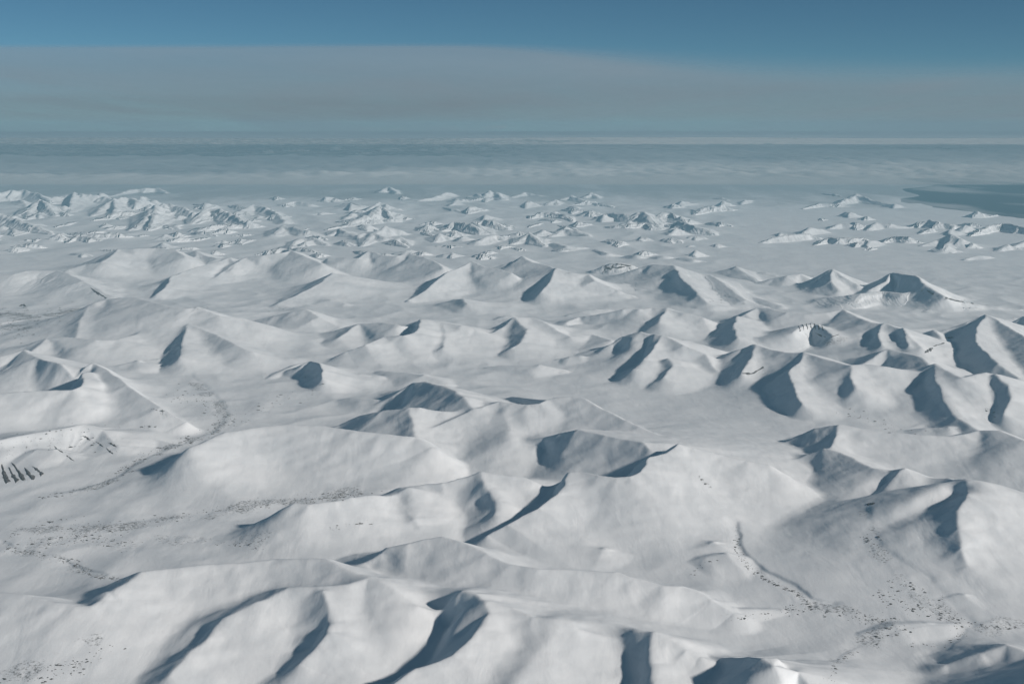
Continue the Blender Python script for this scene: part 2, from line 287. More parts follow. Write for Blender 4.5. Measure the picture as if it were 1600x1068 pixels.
exec_data = r'''
@front_left|broad smooth snow ridge in the bottom left corner, crest curling round a shaded hollow
-90,935,400 0,929,420 40,933,420 85,944,400 118,951,390 142,950,390 162,941,410 173,929,430 183,926,440 205,914,440 229,896,460 280,889,470 330,884,480 375,881,490 430,874,510 505,876,540 540,889,530 575,903,520|.5 .33 30 .03 0
@front_bowl|nearest snow mountain with a hooked crest wrapped round a dark blue bowl at the bottom
400,945,440 455,920,500 500,917,520 545,914,530 578,903,550 620,922,530 655,934,520|.4 .36 30 .03 0
655,934,520 700,929,540 722,926,550 742,931,550 757,942,550 763,960,530 752,985,500 735,1005,470 710,1026,430 680,1038,410 648,1047,400 610,1075,380 580,1110,350|.3 .8 20 .02 0
400,945,440 350,968,380 340,978,350 320,1005,300 290,1035,240 265,1060,200|.3 .5 15 .04 0
505,925,520 512,975,430 515,990,400 495,1010,340 468,1040,260|.25 .6 15 .04 0
763,945,545 800,953,520 835,967,500 870,972,480 905,982,460 940,983,460 985,984,460 1015,991,450 1040,1000,430 1072,1019,380 1095,1030,340|.5 .34 25 .03 0
1015,991,450 1012,1012,420 1022,1040,370 1030,1080,320|.35 .8 25 .03 0
870,972,480 835,1020,400 800,1080,330|.3 .3 80 .02 0
@front_dark|low snow spur with a deep blue shaded face at the bottom edge
1085,1029,180 1130,1031,290 1165,1031,430 1190,1034,540 1206,1045,540 1245,1056,450 1268,1085,380|.25 .75 12 .02 0
@corner_peak|shaded blue pyramid peak in the bottom right corner
1480,1040,150 1530,1022,260 1568,1007,330 1592,1014,330 1640,1040,300|.4 .5 10 .03 0
1672,1040,720 1750,1008,720|.5 .5 20 .03 0
@long_swell|long low snow swell with a pale crest line crossing the lower middle
568,882,260 595,867,330 607,858,380 640,851,430 690,842,480 716,850,470 756,870,440 795,887,400 840,894,390 900,896,380 955,899,370 990,908,340 1035,920,300 1065,922,280 1110,944,200 1145,965,120|.5 .3 20 .02 0
@whaleback|long whaleback hill with a smooth bright flank above the stony river bed
300,704,460 325,691,480 355,678,510 400,671,530 450,666,550 505,669,540 550,676,520 595,681,500 630,684,480 650,685,470 676,702,380|.8 .36 50 .02 0
@teal_dome|rounded hill with a dusky teal face just beyond the whaleback hill
585,637,80 615,620,260 645,601,460 665,600,520 690,605,600 712,613,640 725,622,650 738,640,560|.3 .55 20 .03 0.1
@teal_saddle|low crest half dusky and half bright, tucked behind the whaleback hill
505,673,60 530,665,160 565,651,330 600,643,480 637,640,560 655,639,570|.4 .5 15 .03 0
655,639,570 690,644,520 730,645,480|.4 .35 20 .03 0
640,640,560 645,660,480 650,684,380|.3 .6 15 .03 0
@bright_plateau|big bright snow mountain with a flat sunlit top and a long descending right edge
650,685,300 672,672,380 715,652,480 752,639,560 780,629,620 800,632,620 825,634,620 845,632,630 856,626,650 868,623,670 897,621,690 912,625,680 950,645,600 1000,670,520 1040,688,450 1062,697,420|.7 .3 15 .02 0
778,626,300 800,622,400 855,626,560|.4 .8 10 .0 0
840,700,300 850,687,400 877,680,500 905,674,600 945,684,600 980,690,600 1005,697,600 1013,706,560|.12 .6 8 .03 0
785,629,600 790,660,450 800,690,350|.3 .3 50 .02 0
@central_massif|great pale central mountain whose crest drops into two sharp blue hollows
630,765,330 690,757,400 725,748,450 752,741,500 800,744,500 850,747,510 870,746,530|.8 .45 12 .02 0
885,741,560 905,741,570 935,746,570 965,749,570 985,748,580 1001,742,600 1010,730,620 1013,718,640 1040,713,640 1062,699,680 1085,704,640 1130,715,560 1165,722,520 1200,728,480|.8 .28 8 .02 0
888,741,560 882,758,520 870,774,470 845,796,400 818,808,350 795,822,300 765,838,220|.25 .9 10 .02 0
627,765,400 628,785,350 648,812,250 655,825,180|.25 .6 20 .02 0
752,741,500 765,765,430 775,785,370 772,805,290|.25 .6 20 .02 0
@prow_hill|snow hill with a dusky blue prow on its left, below the whaleback hill
545,780,440 570,775,440 610,768,440 635,763,440|.6 .36 20 .02 0
460,788,430 480,789,435 520,785,440 545,780,440|.85 .42 15 .02 0
@right_shoulder|wide snow mountain with a shaded notch at its left end, above the dark blue face
1195,708,80 1225,695,200 1250,683,320 1275,673,430 1300,668,500 1312,667,520 1350,673,500 1400,679,480 1440,683,470 1480,683,480 1505,680,500 1530,674,520 1560,675,560 1600,690,560 1700,705,550|.4 .25 25 .03 0
1310,668,520 1306,685,460 1297,702,400|.25 .7 10 .05 .2
@hooked_spur|jagged snow crest with a hooked blue spur, left of the large dark face
1230,730,200 1262,713,330 1285,704,420 1310,710,420 1335,719,430 1360,733,440 1385,737,470 1413,736,500|.35 .38 10 .03 0
1413,736,500 1393,748,430 1375,760,350 1362,775,260 1340,788,170|.9 .75 10 .03 .1
@big_dark_face|large snow peak at the right with a broad deep blue shaded left face
1415,737,480 1450,748,430 1480,750,460|.35 .3 15 .02 0
1480,750,460 1500,749,600 1513,748,800|.35 .65 12 .02 0
1513,748,800 1545,758,700 1600,772,640 1700,790,600|.35 .3 15 .02 0
1513,748,800 1510,775,720 1500,800,620 1497,830,500 1502,860,380 1512,888,260|.28 .6 15 .03 0
@bowl_range|long range with scooped blue bowls along its near side, at the right
1115,560,200 1140,552,330 1158,547,450 1178,539,560 1200,546,560 1225,552,560 1256,553,600 1285,562,600 1310,569,600 1330,574,620 1350,572,630 1400,573,640 1440,574,650 1459,571,660 1475,580,640 1500,592,620 1540,585,640 1560,590,600 1580,600,520|.35 .33 12 .03 0
1257,553,600 1248,570,540 1232,584,480 1240,610,370 1255,635,250|.25 .8 12 .03 0
1180,540,560 1175,560,470 1160,585,330|.3 .6 12 .05 .1
1459,571,660 1463,595,580 1475,625,440 1500,655,290 1530,675,200|.3 .6 15 .03 0
1330,574,620 1328,590,520 1340,610,420|.3 .7 12 .03 0
1555,588,640 1575,605,560 1578,630,420 1570,650,300|.3 .7 15 .03 0
@grey_knoll|small grey knoll tucked behind the scooped range
1350,570,200 1380,550,400 1388,548,420 1410,552,420 1440,560,450 1450,572,420|.4 .45 20 .03 0
@rock_hollow|undulating ridge with a rocky comb-like hollow and two square blue facets
1120,505,200 1150,500,300 1165,492,400 1185,482,500 1200,482,520 1230,490,500 1260,492,490 1290,490,520 1310,486,560 1318,485,570 1340,497,560 1360,505,560 1385,508,580 1410,514,600 1420,528,520 1440,545,400|.5 .3 12 .03 0
1380,507,590 1372,522,500 1378,540,400|.3 .7 8 .02 0
1411,514,600 1414,528,520 1420,542,420|.3 .9 8 .02 0
1240,520,420 1255,509,470 1275,507,480 1290,515,450 1300,525,400|.2 .7 10 .12 .28
1150,495,430 1148,510,380 1152,530,300|.25 .6 12 .03 0
@sharp_right_peak|pointed snow peak with a shadowed hollow and rocky knob, near the right edge
1450,525,150 1490,512,330 1510,505,440 1541,493,600 1560,503,560 1580,515,540 1620,540,500 1700,580,450|.5 .4 8 .03 0
1541,493,600 1525,515,540 1528,540,460 1560,570,330 1590,590,200|.3 .7 12 .03 0
1460,517,300 1470,530,280 1480,560,200|.4 .4 15 .05 .25
@edge_peak|small dark-faced peak cut by the right edge of the frame
1575,508,200 1600,494,420 1640,500,400|.5 .55 10 .03 0
@crater_mountain|isolated crater-topped mountain with a ribbed bright wall on the snow plain
1360,452,300 1385,440,480 1393,428,600 1397,427,640 1432,432,720 1445,445,600 1475,462,420 1500,470,260 1540,478,120 1595,484,40|.5 .7 8 .05 .15
1335,472,200 1345,459,330 1380,456,340 1410,459,350 1440,455,400 1470,470,250|.2 .6 8 .16 .18
@twin_pyramid|sharp little pyramid peak standing left of the crater-topped mountain
1255,447,120 1275,438,330 1300,422,600 1318,434,450 1340,446,280 1360,452,150|.5 .45 8 .05 0
1300,422,600 1298,440,400 1310,455,200|.4 .55 8 .04 0
@pale_mound|low pale mound left of the sharp little pyramid peak
1208,435,200 1230,431,300 1250,428,340 1265,437,200|.4 .35 15 .03 0
@grey_scoop|mountain with one wide scooped grey face, right of the middle
1000,420,420 1012,416,500 1025,414,560 1050,416,580 1060,425,560|.4 .35 20 .03 0
1053,416,580 1060,430,520 1075,446,440 1093,464,320 1105,475,200|.3 .5 12 .03 .1
@scoop_tail|long tapering snow ridge trailing right of the scooped grey face
1070,420,300 1090,428,340 1110,430,340 1125,440,330 1145,455,300 1165,470,200 1190,480,80|.4 .25 15 .06 .12
@needle_ridge|thin pointed ridge alone on the plain, left of the pale mound
1145,420,200 1149,417,260 1165,428,180 1185,441,60|.4 .35 8 .03 0
@centre_pair|twin pale peaks with dark gashes near the centre
785,418,250 800,410,450 815,401,600 830,410,540 855,415,520 870,422,520 895,428,460|.5 .3 8 .03 .05
868,420,540 858,440,420 845,457,250|.28 .8 8 .03 .05
890,428,460 920,430,430 930,440,360 965,454,200|.6 .25 10 .03 0
@rock_cluster|dark rocky knot of outcrops on a snow slope right of centre
945,415,300 965,412,380 985,414,330|.4 .6 8 .1 .5
@sliver_ridge|low ridge with a long dark blue sliver above the striped peak
885,508,100 905,498,200 940,492,320 975,485,450 990,483,480 1000,486,450|.3 .7 8 .02 0
1000,486,450 1018,482,480 1042,483,500 1070,490,450 1100,497,380 1120,505,250|.5 .3 20 .02 0
1042,483,500 1035,495,430 1030,505,350|.3 .6 12 .02 0
@striped_peak|broad peak with a dark stripe running down its middle, right of centre
940,545,200 955,540,300 975,528,450 1000,519,600 1020,521,620 1040,526,600 1070,540,520 1100,553,400 1120,580,200|.5 .3 12 .02 0
1034,525,600 1022,545,480 1003,562,380 990,575,300|.25 .8 10 .02 0
1045,560,400 1050,572,330 1035,590,220|.25 .6 15 .02 0
@pale_centre|pale smooth mountain with a dusky left hollow at the centre
765,525,200 790,510,350 803,499,480 830,498,470 850,505,420 875,520,300 890,527,250 925,523,200 955,533,250|.5 .22 12 .02 0
806,499,480 822,515,380 815,535,280 800,545,200|.22 .6 12 .02 0
@square_shadow|curving ridge with one square dark blue face left of centre
530,530,200 560,508,350 590,507,400 628,510,440 655,501,540 680,503,500 720,511,440 742,516,380|.4 .3 12 .02 0
656,502,540 655,514,500 648,523,450 632,527,430 600,528,400 570,541,330 540,552,200|.25 .9 8 .02 0
690,505,450 697,525,350 692,545,250|.22 .55 12 .02 0
@dark_block|small cliff like a dark blue square block beside the gorge
472,571,270 485,566,330 498,569,380 504,580,330 503,592,260|.3 1.2 5 .03 0
@cirque_left|left-hand mountain with a dark half-moon cirque and gullied lower wall
-90,616,480 0,617,500 60,613,520 112,611,540 127,606,550 131,595,570 129,583,590 120,574,620 145,570,600 165,580,560 200,605,480 250,638,330 290,660,180|.9 .3 8 .02 0
-90,565,450 0,557,520 38,547,600 58,560,590|.4 .35 10 .04 0
58,560,590 80,568,600 118,574,620|.4 1.0 6 .02 0
-90,700,250 0,690,260 60,678,280 130,665,330 160,675,250 185,700,120|.2 .45 10 .1 .22
@grey_giant|wide grey-faced mountain with a rounded top in the left half
150,474,640 165,469,690 185,466,740 215,467,770 240,474,760 270,482,740 290,484,730 310,481,740 325,487,700 345,494,640 378,498,560|.5 .24 30 .02 0
140,478,560 125,505,400 120,528,250|.12 .55 20 .02 0
310,482,740 300,492,640 270,508,480|.3 .6 10 .02 0
@bright_knob|bright rounded snow knob beside the gorge
280,512,430 295,509,480 330,520,440 370,540,380 392,550,320|.35 .33 20 .03 .08
293,510,480 284,535,400 280,560,300|.2 .8 12 .03 0
@low_bench|low bright snow bench between the grey mountain and the dark cirque
50,550,200 75,530,350 100,528,380 150,532,400 180,531,380 225,520,350|.4 .2 15 .03 0
@stony_slope|smooth mountain with a stony foot at the left edge
-90,425,380 0,430,450 20,430,460 40,425,480 60,424,480 90,424,480 105,428,470 130,440,400 150,452,250 175,467,100|.35 .25 15 .04 .12
@smooth_dome|large smooth dome with a blue nick on its left shoulder
108,422,250 135,414,350 160,410,420 176,400,480 184,391,540 210,390,560 245,389,560 275,392,540 290,402,460|.5 .28 12 .02 0
184,391,540 175,403,440 150,412,330|.2 .7 8 .02 0
@smoky_peak|small peak with a smoky dark left flank between two smooth domes
275,400,300 290,396,420 307,394,480 320,400,430 340,405,450 356,402,500|.5 .3 10 .03 .05
307,394,480 303,410,350 295,425,200|.25 .5 12 .02 0
@wedge_ridge|slanting bright band of ridge with a blue wedge at its lower end
268,433,350 310,418,420 345,408,470 360,403,500 369,412,420 362,424,300|.5 .25 8 .02 0
268,433,350 258,450,250 245,460,150|.25 .8 8 .02 0
@left_sail|big bright snow peak shaped like a sail, left of the wide one
330,440,100 370,410,350 385,402,420 410,399,470 440,395,520 455,391,560 475,400,500 503,413,380|.5 .3 14 .02 .03
@wide_sail|widest bright sail-shaped mountain with two small points on top
500,412,250 512,404,380 540,403,420 560,404,420 577,393,520 600,400,470 620,401,480 640,397,520 665,404,500 685,412,450 693,422,380|.6 .3 12 .02 .03
520,428,400 505,440,350 470,458,200 435,475,80|.2 .45 8 .02 0
@right_sail|pointed bright mountain with a blue rim along its left edge, left of the twin peaks
640,470,60 665,455,200 685,437,320 700,427,400 720,418,480 738,409,580 760,418,500 785,423,470 800,428,430|.7 .33 8 .02 0
710,468,200 722,467,240 730,475,200|.2 .6 8 .02 0
@low_crest|low crest with a bright right slope in front of the sail-shaped peaks
400,500,150 430,493,280 460,486,400 478,484,440 500,497,330 530,512,150|.4 .3 12 .03 .05
@far_a|far peak with a flat white top at the left edge
-60,310,500 0,300,600 20,297,700 35,296,700 60,302,550 75,312,300|.5 .6 5 .05 .1
@far_b|far ribbed dusky pyramid in front of the flat white top
28,335,150 45,325,350 63,312,600 72,318,550 85,335,150|.5 .6 5 .14 .2
@far_c|far peak with a vertical blue edge, second from the left
75,310,400 95,305,480 115,301,650 130,303,600 160,305,520 175,312,300|.5 .5 5 .05 .05
115,301,650 110,315,400 108,330,150|.4 .9 5 .05 0
@far_d|far double-topped white peak above the dark ribbed foothills
143,338,60 160,322,400 178,311,650 195,308,650 205,309,600 215,315,560 222,307,600 240,312,450|.5 .5 5 .06 .08
178,311,650 180,322,450 175,335,200|.4 .8 5 .05 0
@far_e|far ribbed foothill with dark gullies below the double-topped peak
145,345,60 170,335,300 190,329,420 215,331,300|.5 .6 5 .18 .2
@far_f|far steep peak with a dark streaked left face, tallest of the left group
205,360,60 225,342,350 243,321,700 260,318,650 290,325,560 305,335,350|.5 .5 5 .1 .1
243,321,700 235,345,350 230,360,100|.5 .9 5 .14 .1
@far_g|far rugged mountain with a gullied white face, right of the streaked peak
300,345,200 315,332,450 325,325,560 345,327,560 365,335,450 385,348,250|.5 .5 5 .16 .25
300,362,60 330,352,250 360,350,260 385,350,200|.3 .6 5 .16 .25
@far_h|rocky white mountain cut off by the left edge, dark ribs on its slope
-60,330,500 0,334,600 20,340,500 60,355,300 80,367,60|.5 .5 5 .15 .3
@far_i|long flat-topped bluff with fine dark ribs at its right end
105,378,60 120,366,250 150,364,300 185,364,280 200,368,150|.5 .6 5 .16 .22
@far_j|tiny ribbed bluff near the left edge
25,384,100 45,380,200 60,382,150|.4 .7 5 .16 .2
@far_k|faint row of small white summits along the left cloud edge
175,305,150 205,295,350 225,294,380 245,293,360 260,300,150|.5 .5 5 .08 .1
@far_l|dusky blue slope with a pale right edge, right of the rugged mountain
370,330,300 395,320,450 410,322,430 430,330,350 445,345,200|.5 .5 5 .04 .05
@far_m|small dark-faced hill below the dusky blue slope
430,365,200 442,352,350 460,355,330 480,360,300 500,367,120|.4 .5 5 .06 .05
@far_n|small triangular hill in front of the dark-faced one
455,383,80 470,371,250 490,372,240 510,382,80|.4 .5 5 .04 0
@far_o|small bright-backed hill left of the striped cone
515,367,80 530,357,280 540,362,250 560,372,60|.4 .5 5 .05 .05
@far_p|far cone with dark vertical stripes on its face
510,360,60 540,350,200 565,340,400 580,332,500 592,322,560 600,325,500 612,340,250|.5 .5 5 .16 .22
540,340,150 555,330,350 575,332,350|.5 .5 5 .05 .05
@far_p2|white point just behind the striped cone
575,325,300 593,316,500 605,320,400 620,325,150|.5 .5 5 .06 .05
@far_q|jagged dark crest in front of the striped cone
560,372,80 580,365,250 603,353,420 620,357,300|.5 .5 5 .06 .08
@far_r|little bright tooth below the jagged dark crest
565,385,60 583,364,300 600,372,200|.4 .5 5 .05 .05
@far_r2|small tooth with a dark left side, right of the jagged dark crest
615,375,200 625,370,250 640,382,60|.4 .5 5 .05 .05
@far_s|faint yellowish white hill under the clouds, left of the striped cone
535,318,250 550,316,350 565,322,200|.4 .5 5 .05 0
@far_s2|faint rosy white hump under the clouds at left
445,318,200 460,314,300 485,318,200|.4 .5 5 .05 0
@far_t|farthest small white horn rising out of the cloud edge
598,296,300 606,290,450 620,300,200|.5 .6 5 .05 .05
@far_u|faint white peak left of the bright far summit
655,312,150 680,307,300 700,300,400 710,303,200|.5 .5 5 .05 .05
@far_u2|bright far summit with a blue left side, under the clouds near the middle
730,308,100 745,302,350 755,306,300 765,298,500 775,299,450 785,310,200|.5 .5 5 .05 .05
@far_v|dark arched crest with a white cap, above the wide plain
690,362,60 705,350,350 710,345,450 725,348,450 735,350,430 750,360,250|.5 .6 5 .12 .12
725,347,400 745,350,350 765,365,100|.4 .5 5 .05 .05
@far_v2|finely ribbed white peak right of the dark arched crest
745,350,250 755,344,400 770,345,420 790,357,150|.5 .5 5 .16 .12
@far_w|low jagged ridge on the plain below the ribbed white peak
745,378,200 760,370,280 775,367,260 785,375,100|.5 .5 5 .05 .08
@far_w2|small bright triangle of snow on the plain left of centre
680,378,60 687,365,280 700,372,100|.4 .5 5 .05 0
@far_x|hump of ribbed slopes behind the centre plain
830,340,100 840,332,280 860,331,330 880,334,280 895,345,80|.5 .6 5 .18 .15
@far_y|faint white rise under the clouds right of the bright far summit
800,308,100 820,300,300 845,305,150|.4 .5 5 .05 0
@far_y2|faint twin white summits under the clouds right of the middle
875,312,100 892,305,350 905,310,250 920,318,60|.5 .5 5 .05 .05
@far_y3|small grey horn right of the faint twin summits
915,306,200 925,301,350 935,308,150|.5 .5 5 .05 .05
@far_y4|low white bump with a blue right tip on the far plain
820,320,60 855,318,200 868,312,250 870,320,100|.5 .5 5 .05 .05
@far_z|rugged table mountain with a dark ribbed cliff at its foot
935,345,60 948,332,350 970,333,400 990,336,400 1003,328,560 1015,340,400 1025,350,200|.5 .5 5 .12 .15
965,352,200 980,350,260 1010,348,260 1015,355,150|.2 .8 5 .18 .35
@far_z2|blue streaked peak right of the table mountain
1020,345,150 1035,332,400 1050,332,400 1060,345,150|.5 .5 5 .14 .12
@far_z3|gullied white ridge descending right in front of the blue streaked peak
1050,352,150 1060,345,350 1080,350,380 1095,355,330 1115,365,100|.4 .5 5 .16 .2
@far_z4|rugged island-like mountain on the far plain right of the table mountain
1085,335,80 1100,322,350 1115,322,350 1130,320,380 1140,327,150|.5 .5 5 .14 .15
@mid_a|small dark four-sided peak in the middle of the plain
800,382,60 815,372,250 827,364,400 840,375,250 850,385,80|.5 .5 5 .08 .05
@mid_b|grey little pyramid just behind the dark four-sided peak
835,368,100 847,358,330 858,365,100|.5 .5 5 .05 .05
@mid_c|smooth pale hill right of the grey little pyramid
860,370,60 880,357,250 900,360,230 920,370,60|.4 .4 8 .05 0
@mid_d|low dark wave of snow crest near the centre
865,380,150 885,385,200 910,387,120|.3 .5 6 .03 0
@mid_e|second low wave of snow, right of the dark one
930,392,60 950,396,120 968,398,60|.3 .5 6 .03 0
@mid_f|third low wave of snow with a dark lip
980,399,120 995,399,160 1008,403,60|.3 .5 6 .03 0
@mid_g|fourth low wave of snow, softly shaded
1020,403,80 1035,401,150 1050,404,60|.3 .5 6 .03 0
@mid_h|fifth low wave of snow, nearest the needle-like ridge
1068,403,150 1085,406,130 1098,410,40|.3 .5 6 .03 0
@isle_a|bright block of hills at the left of the right-hand archipelago
1190,378,80 1210,370,250 1235,366,300 1265,365,250 1280,372,80|.5 .5 5 .08 .05
@isle_a2|pointed hill with a blue left side behind the bright block
1250,367,80 1265,355,330 1285,358,200|.5 .5 5 .05 .05
@isle_b|small far hill with a shaded front, middle of the archipelago
1295,357,60 1315,347,330 1327,350,250|.4 .6 5 .05 .05
@isle_c|double hump with a pale left face behind the archipelago
1357,358,100 1368,348,300 1390,350,250 1420,355,80|.5 .5 5 .05 .05
@isle_d|row of blue streaked hills in the archipelago's centre
1275,382,60 1295,370,250 1310,372,280 1330,371,300 1350,372,250 1360,380,80|.5 .6 5 .12 .08
@isle_e|white crowned peak nearest the dark sea
1432,352,120 1455,342,420 1465,347,360 1490,350,300 1505,358,60|.5 .5 5 .12 .08
@isle_f|little ribbed bluff left of the sharp white peak
1382,378,80 1393,369,280 1420,370,300 1435,377,120|.5 .7 5 .18 .15
@isle_g|sharp white peak with a blue left wall, right of the ribbed bluff
1440,384,60 1465,374,280 1487,367,480 1500,373,380 1520,382,60|.5 .5 5 .05 .05
1487,367,480 1483,378,250 1465,390,60|.4 .8 5 .05 0
@isle_h|long bluff with a comb of dark ribs at the right edge, below the sea
1515,368,60 1530,358,250 1543,352,330 1565,348,400 1590,352,380 1640,360,300|.5 .8 5 .2 .25
@isle_i|low dark mound on the plain at right
1510,404,80 1530,399,160 1548,402,60|.4 .5 5 .03 0
@isle_j|small blue-sided hill at the right, above the low dark mound
1560,390,80 1575,382,220 1590,388,80|.4 .5 5 .05 .05
@isle_k|dark little hill cut off by the right edge
1585,385,100 1605,375,250 1640,378,200|.4 .6 5 .05 .05
@sea_cone|far white cone beside the dark sea
1300,322,80 1325,308,400 1338,302,580 1355,308,400 1390,320,100|.5 .5 5 .12 .12
@sea_cone2|low rocky ridge left of the far white cone
1255,325,80 1280,317,250 1310,318,220 1330,322,60|.5 .5 5 .16 .25
'''

cur = None
for line in exec_data.strip().splitlines():
    if line.startswith('@'):
        cur, lab = line[1:].split('|')
        MTN[cur] = (lab, [])
    else:
        pts, par = line.split('|')
        P = np.array([[float(c) for c in q.split(',')] for q in pts.split()])
        if cur in ('left_sail', 'wide_sail', 'right_sail', 'smooth_dome', 'centre_pair'): P[:, 2] *= 1.3
        MTN[cur][1].append((P, [float(c) for c in par.split()]))

# ------------------------------------------------------------------ height field on a fan of ground points
NU, NV = 1000, 1290
U_MAX = 0.4367
u_lin = np.linspace(-U_MAX, U_MAX, NU)
y_near, y_mid, y_far = 10800.0, 112000.0, 125900.0
rows = np.concatenate([np.exp(np.linspace(math.log(y_near), math.log(y_mid), NV - 10)),
                       np.linspace(y_mid, y_far, 11)[1:]])
NV = len(rows)
GY = np.repeat(rows[:, None], NU, 1)
GX = GY * u_lin[None, :]

def fbm(x, y, lam, octs, gain=0.5):
    s = 0; a = 1.0; t = 0
    for i in range(octs):
        s = s + a * perlin(x / lam + 17.3 * i, y / lam - 9.1 * i); t += a
        lam *= 0.5; a *= gain
    return s / t

warp_l = np.clip(GY * 0.03, 400, 1600)
wx = 0.06 * 700 * perlin(GX / 700.0, GY / 700.0) + 14 * perlin(GX / 210.0 + 5, GY / 210.0)
wy = 0.06 * 700 * perlin(GX / 700.0 + 31, GY / 700.0 + 7) + 14 * perlin(GX / 210.0 + 55, GY / 210.0)
WX, WY = GX + wx, GY + wy

C = np.zeros((NV, NU))               # height above the valley floor
WIN = np.zeros((NV, NU), np.int32)   # which mountain carries the point
BEST = np.zeros((NV, NU))
ROCKA = np.zeros((NV, NU))
RIBA = np.zeros((NV, NU))
keys = list(MTN)

def add_ridge(mi, P, par):
    sa, sb, rnd, gul, rock = par
    if P[:, 1].mean() > 480: rnd = rnd * 1.15 + 3
    X, Y = ground(P[:, 0], P[:, 1], P[:, 2])
    H = P[:, 2]
    K = 2.1
    reach = K * H.max() / min(sa, sb) + 100
    j0 = np.searchsorted(rows, Y.min() - reach); j1 = np.searchsorted(rows, Y.max() + reach)
    if j1 - j0 < 2: return
    ya, yb = max(rows[j0], 1.0), rows[min(j1, NV - 1)]
    xa, xb = X.min() - reach, X.max() + reach
    ua = min(xa / ya, xa / yb); ub = max(xb / ya, xb / yb)
    i0 = np.searchsorted(u_lin, ua); i1 = np.searchsorted(u_lin, ub)
    if i1 - i0 < 2: return
    sl = (slice(j0, j1), slice(i0, i1))
    x, y = WX[sl], WY[sl]
    WS = np.zeros_like(x); HH = np.zeros_like(x); SS = np.zeros_like(x); AR = np.zeros_like(x); DS = np.zeros_like(x)
    arc = 0.0
    for k in range(len(X) - 1):
        ex, ey = X[k + 1] - X[k], Y[k + 1] - Y[k]
        L2 = ex * ex + ey * ey + 1e-6; L = math.sqrt(L2)
        t = np.clip(((x - X[k]) * ex + (y - Y[k]) * ey) / L2, 0, 1)
        dx, dy = x - (X[k] + t * ex), y - (Y[k] + t * ey)
        d2 = (dx * dx + dy * dy + 4.0) * 1e-4
        side = (ex * dy - ey * dx) / L / np.sqrt(d2 * 1e4)     # +1 left of travel
        i3 = 1.0 / (d2 * d2 * d2)
        WS += i3; DS += i3 * i3
        HH += i3 * (H[k] + t * (H[k + 1] - H[k]))
        SS += i3 * side
        AR += i3 * (arc + t * L)
        arc += L
    HH /= WS; SS /= WS; AR /= WS
    D = 100.0 * DS ** (-1.0 / 12.0)
    w = 0.5 + 0.5 * SS
    slope = sa * w + sb * (1 - w)
    dd = np.sqrt(D * D + rnd * rnd) - rnd
    uu = dd * slope / np.maximum(HH, 1)
    v_ = 1 - uu
    g = 0.5 * (v_ + np.sqrt(v_ * v_ + 0.075)) / 1.018 * (1 - sstep(1.3, K, uu))      # straight flank, soft foot
    if gul >= 0.04:
        lam = 180.0 if gul < 0.08 else 330.0
        lam = lam if Y.mean() < 60000 else lam * 1.5
        rib = 1 - np.abs(perlin(AR / lam + mi * 3.7, D / (lam * 6)))
        rib2 = perlin(AR / (lam * 2.6) + mi, D / (lam * 9))
        mask = sstep(0.05, 0.35, uu)
        g = g * (1 - gul * mask * (1.3 * (1 - rib) + 0.9 * (0.5 + rib2)))
    c = HH * g
    old = C[sl]
    lo = np.minimum(c, old); hi = np.maximum(c, old)
    k_ = np.minimum(60.0, 0.35 * lo) + 1e-3
    h_ = np.maximum(k_ - np.abs(c - old), 0)
    C[sl] = hi + h_ * h_ / (4 * k_)
    RIBA[sl] = np.where(c > BEST[sl], gul * sstep(0.02, 0.2, uu) * (1 - sstep(0.8, 1.15, uu)), RIBA[sl])
    b = BEST[sl]; win = c > b
    BEST[sl] = np.where(win, c, b)
    WIN[sl] = np.where(win, mi + 1, WIN[sl])
    rock *= 1.25
    if rock > 0:
        rk = rock * sstep(0.0, 0.12, uu) * (1 - sstep(0.8, 1.15, uu)) * (0.55 + 1.1 * np.clip(perlin(AR / 140.0 + mi, D / 900.0) + perlin(AR / 60.0, D / 500.0 + mi), -0.5, 1.2))
        ROCKA[sl] = np.where(win, rk, ROCKA[sl])
    else:
        ROCKA[sl] = np.where(win, 0, ROCKA[sl])

for mi, key in enumerate(keys):
    for P, par in list(MTN[key][1]):
        add_ridge(mi, P, par)
        Yg = ground(P[:, 0], P[:, 1], P[:, 2])[1]
        if Yg.mean() > 52000 and P[:, 2].max() > 180:          # spurs running down towards the valley from far crests
            mpp = Yg.mean() / F_PX
            for k in range(1, len(P) - 1):
                if P[k, 2] < 0.6 * P[:, 2].max() or rng.random() < 0.2: continue
                px, py, h = P[k]; hp = h / mpp
                lean = rng.normal(0.0, 0.35) * hp
                sp = np.array([[px, py, h], [px - 0.35 * hp + lean * 0.5, py + 0.55 * hp, 0.55 * h], [px - 0.2 * hp + lean, py + 1.02 * hp, 0.12 * h]])
                add_ridge(mi, sp, [0.42, rng.uniform(0.75, 1.05), 4.0, par[3], par[4]])

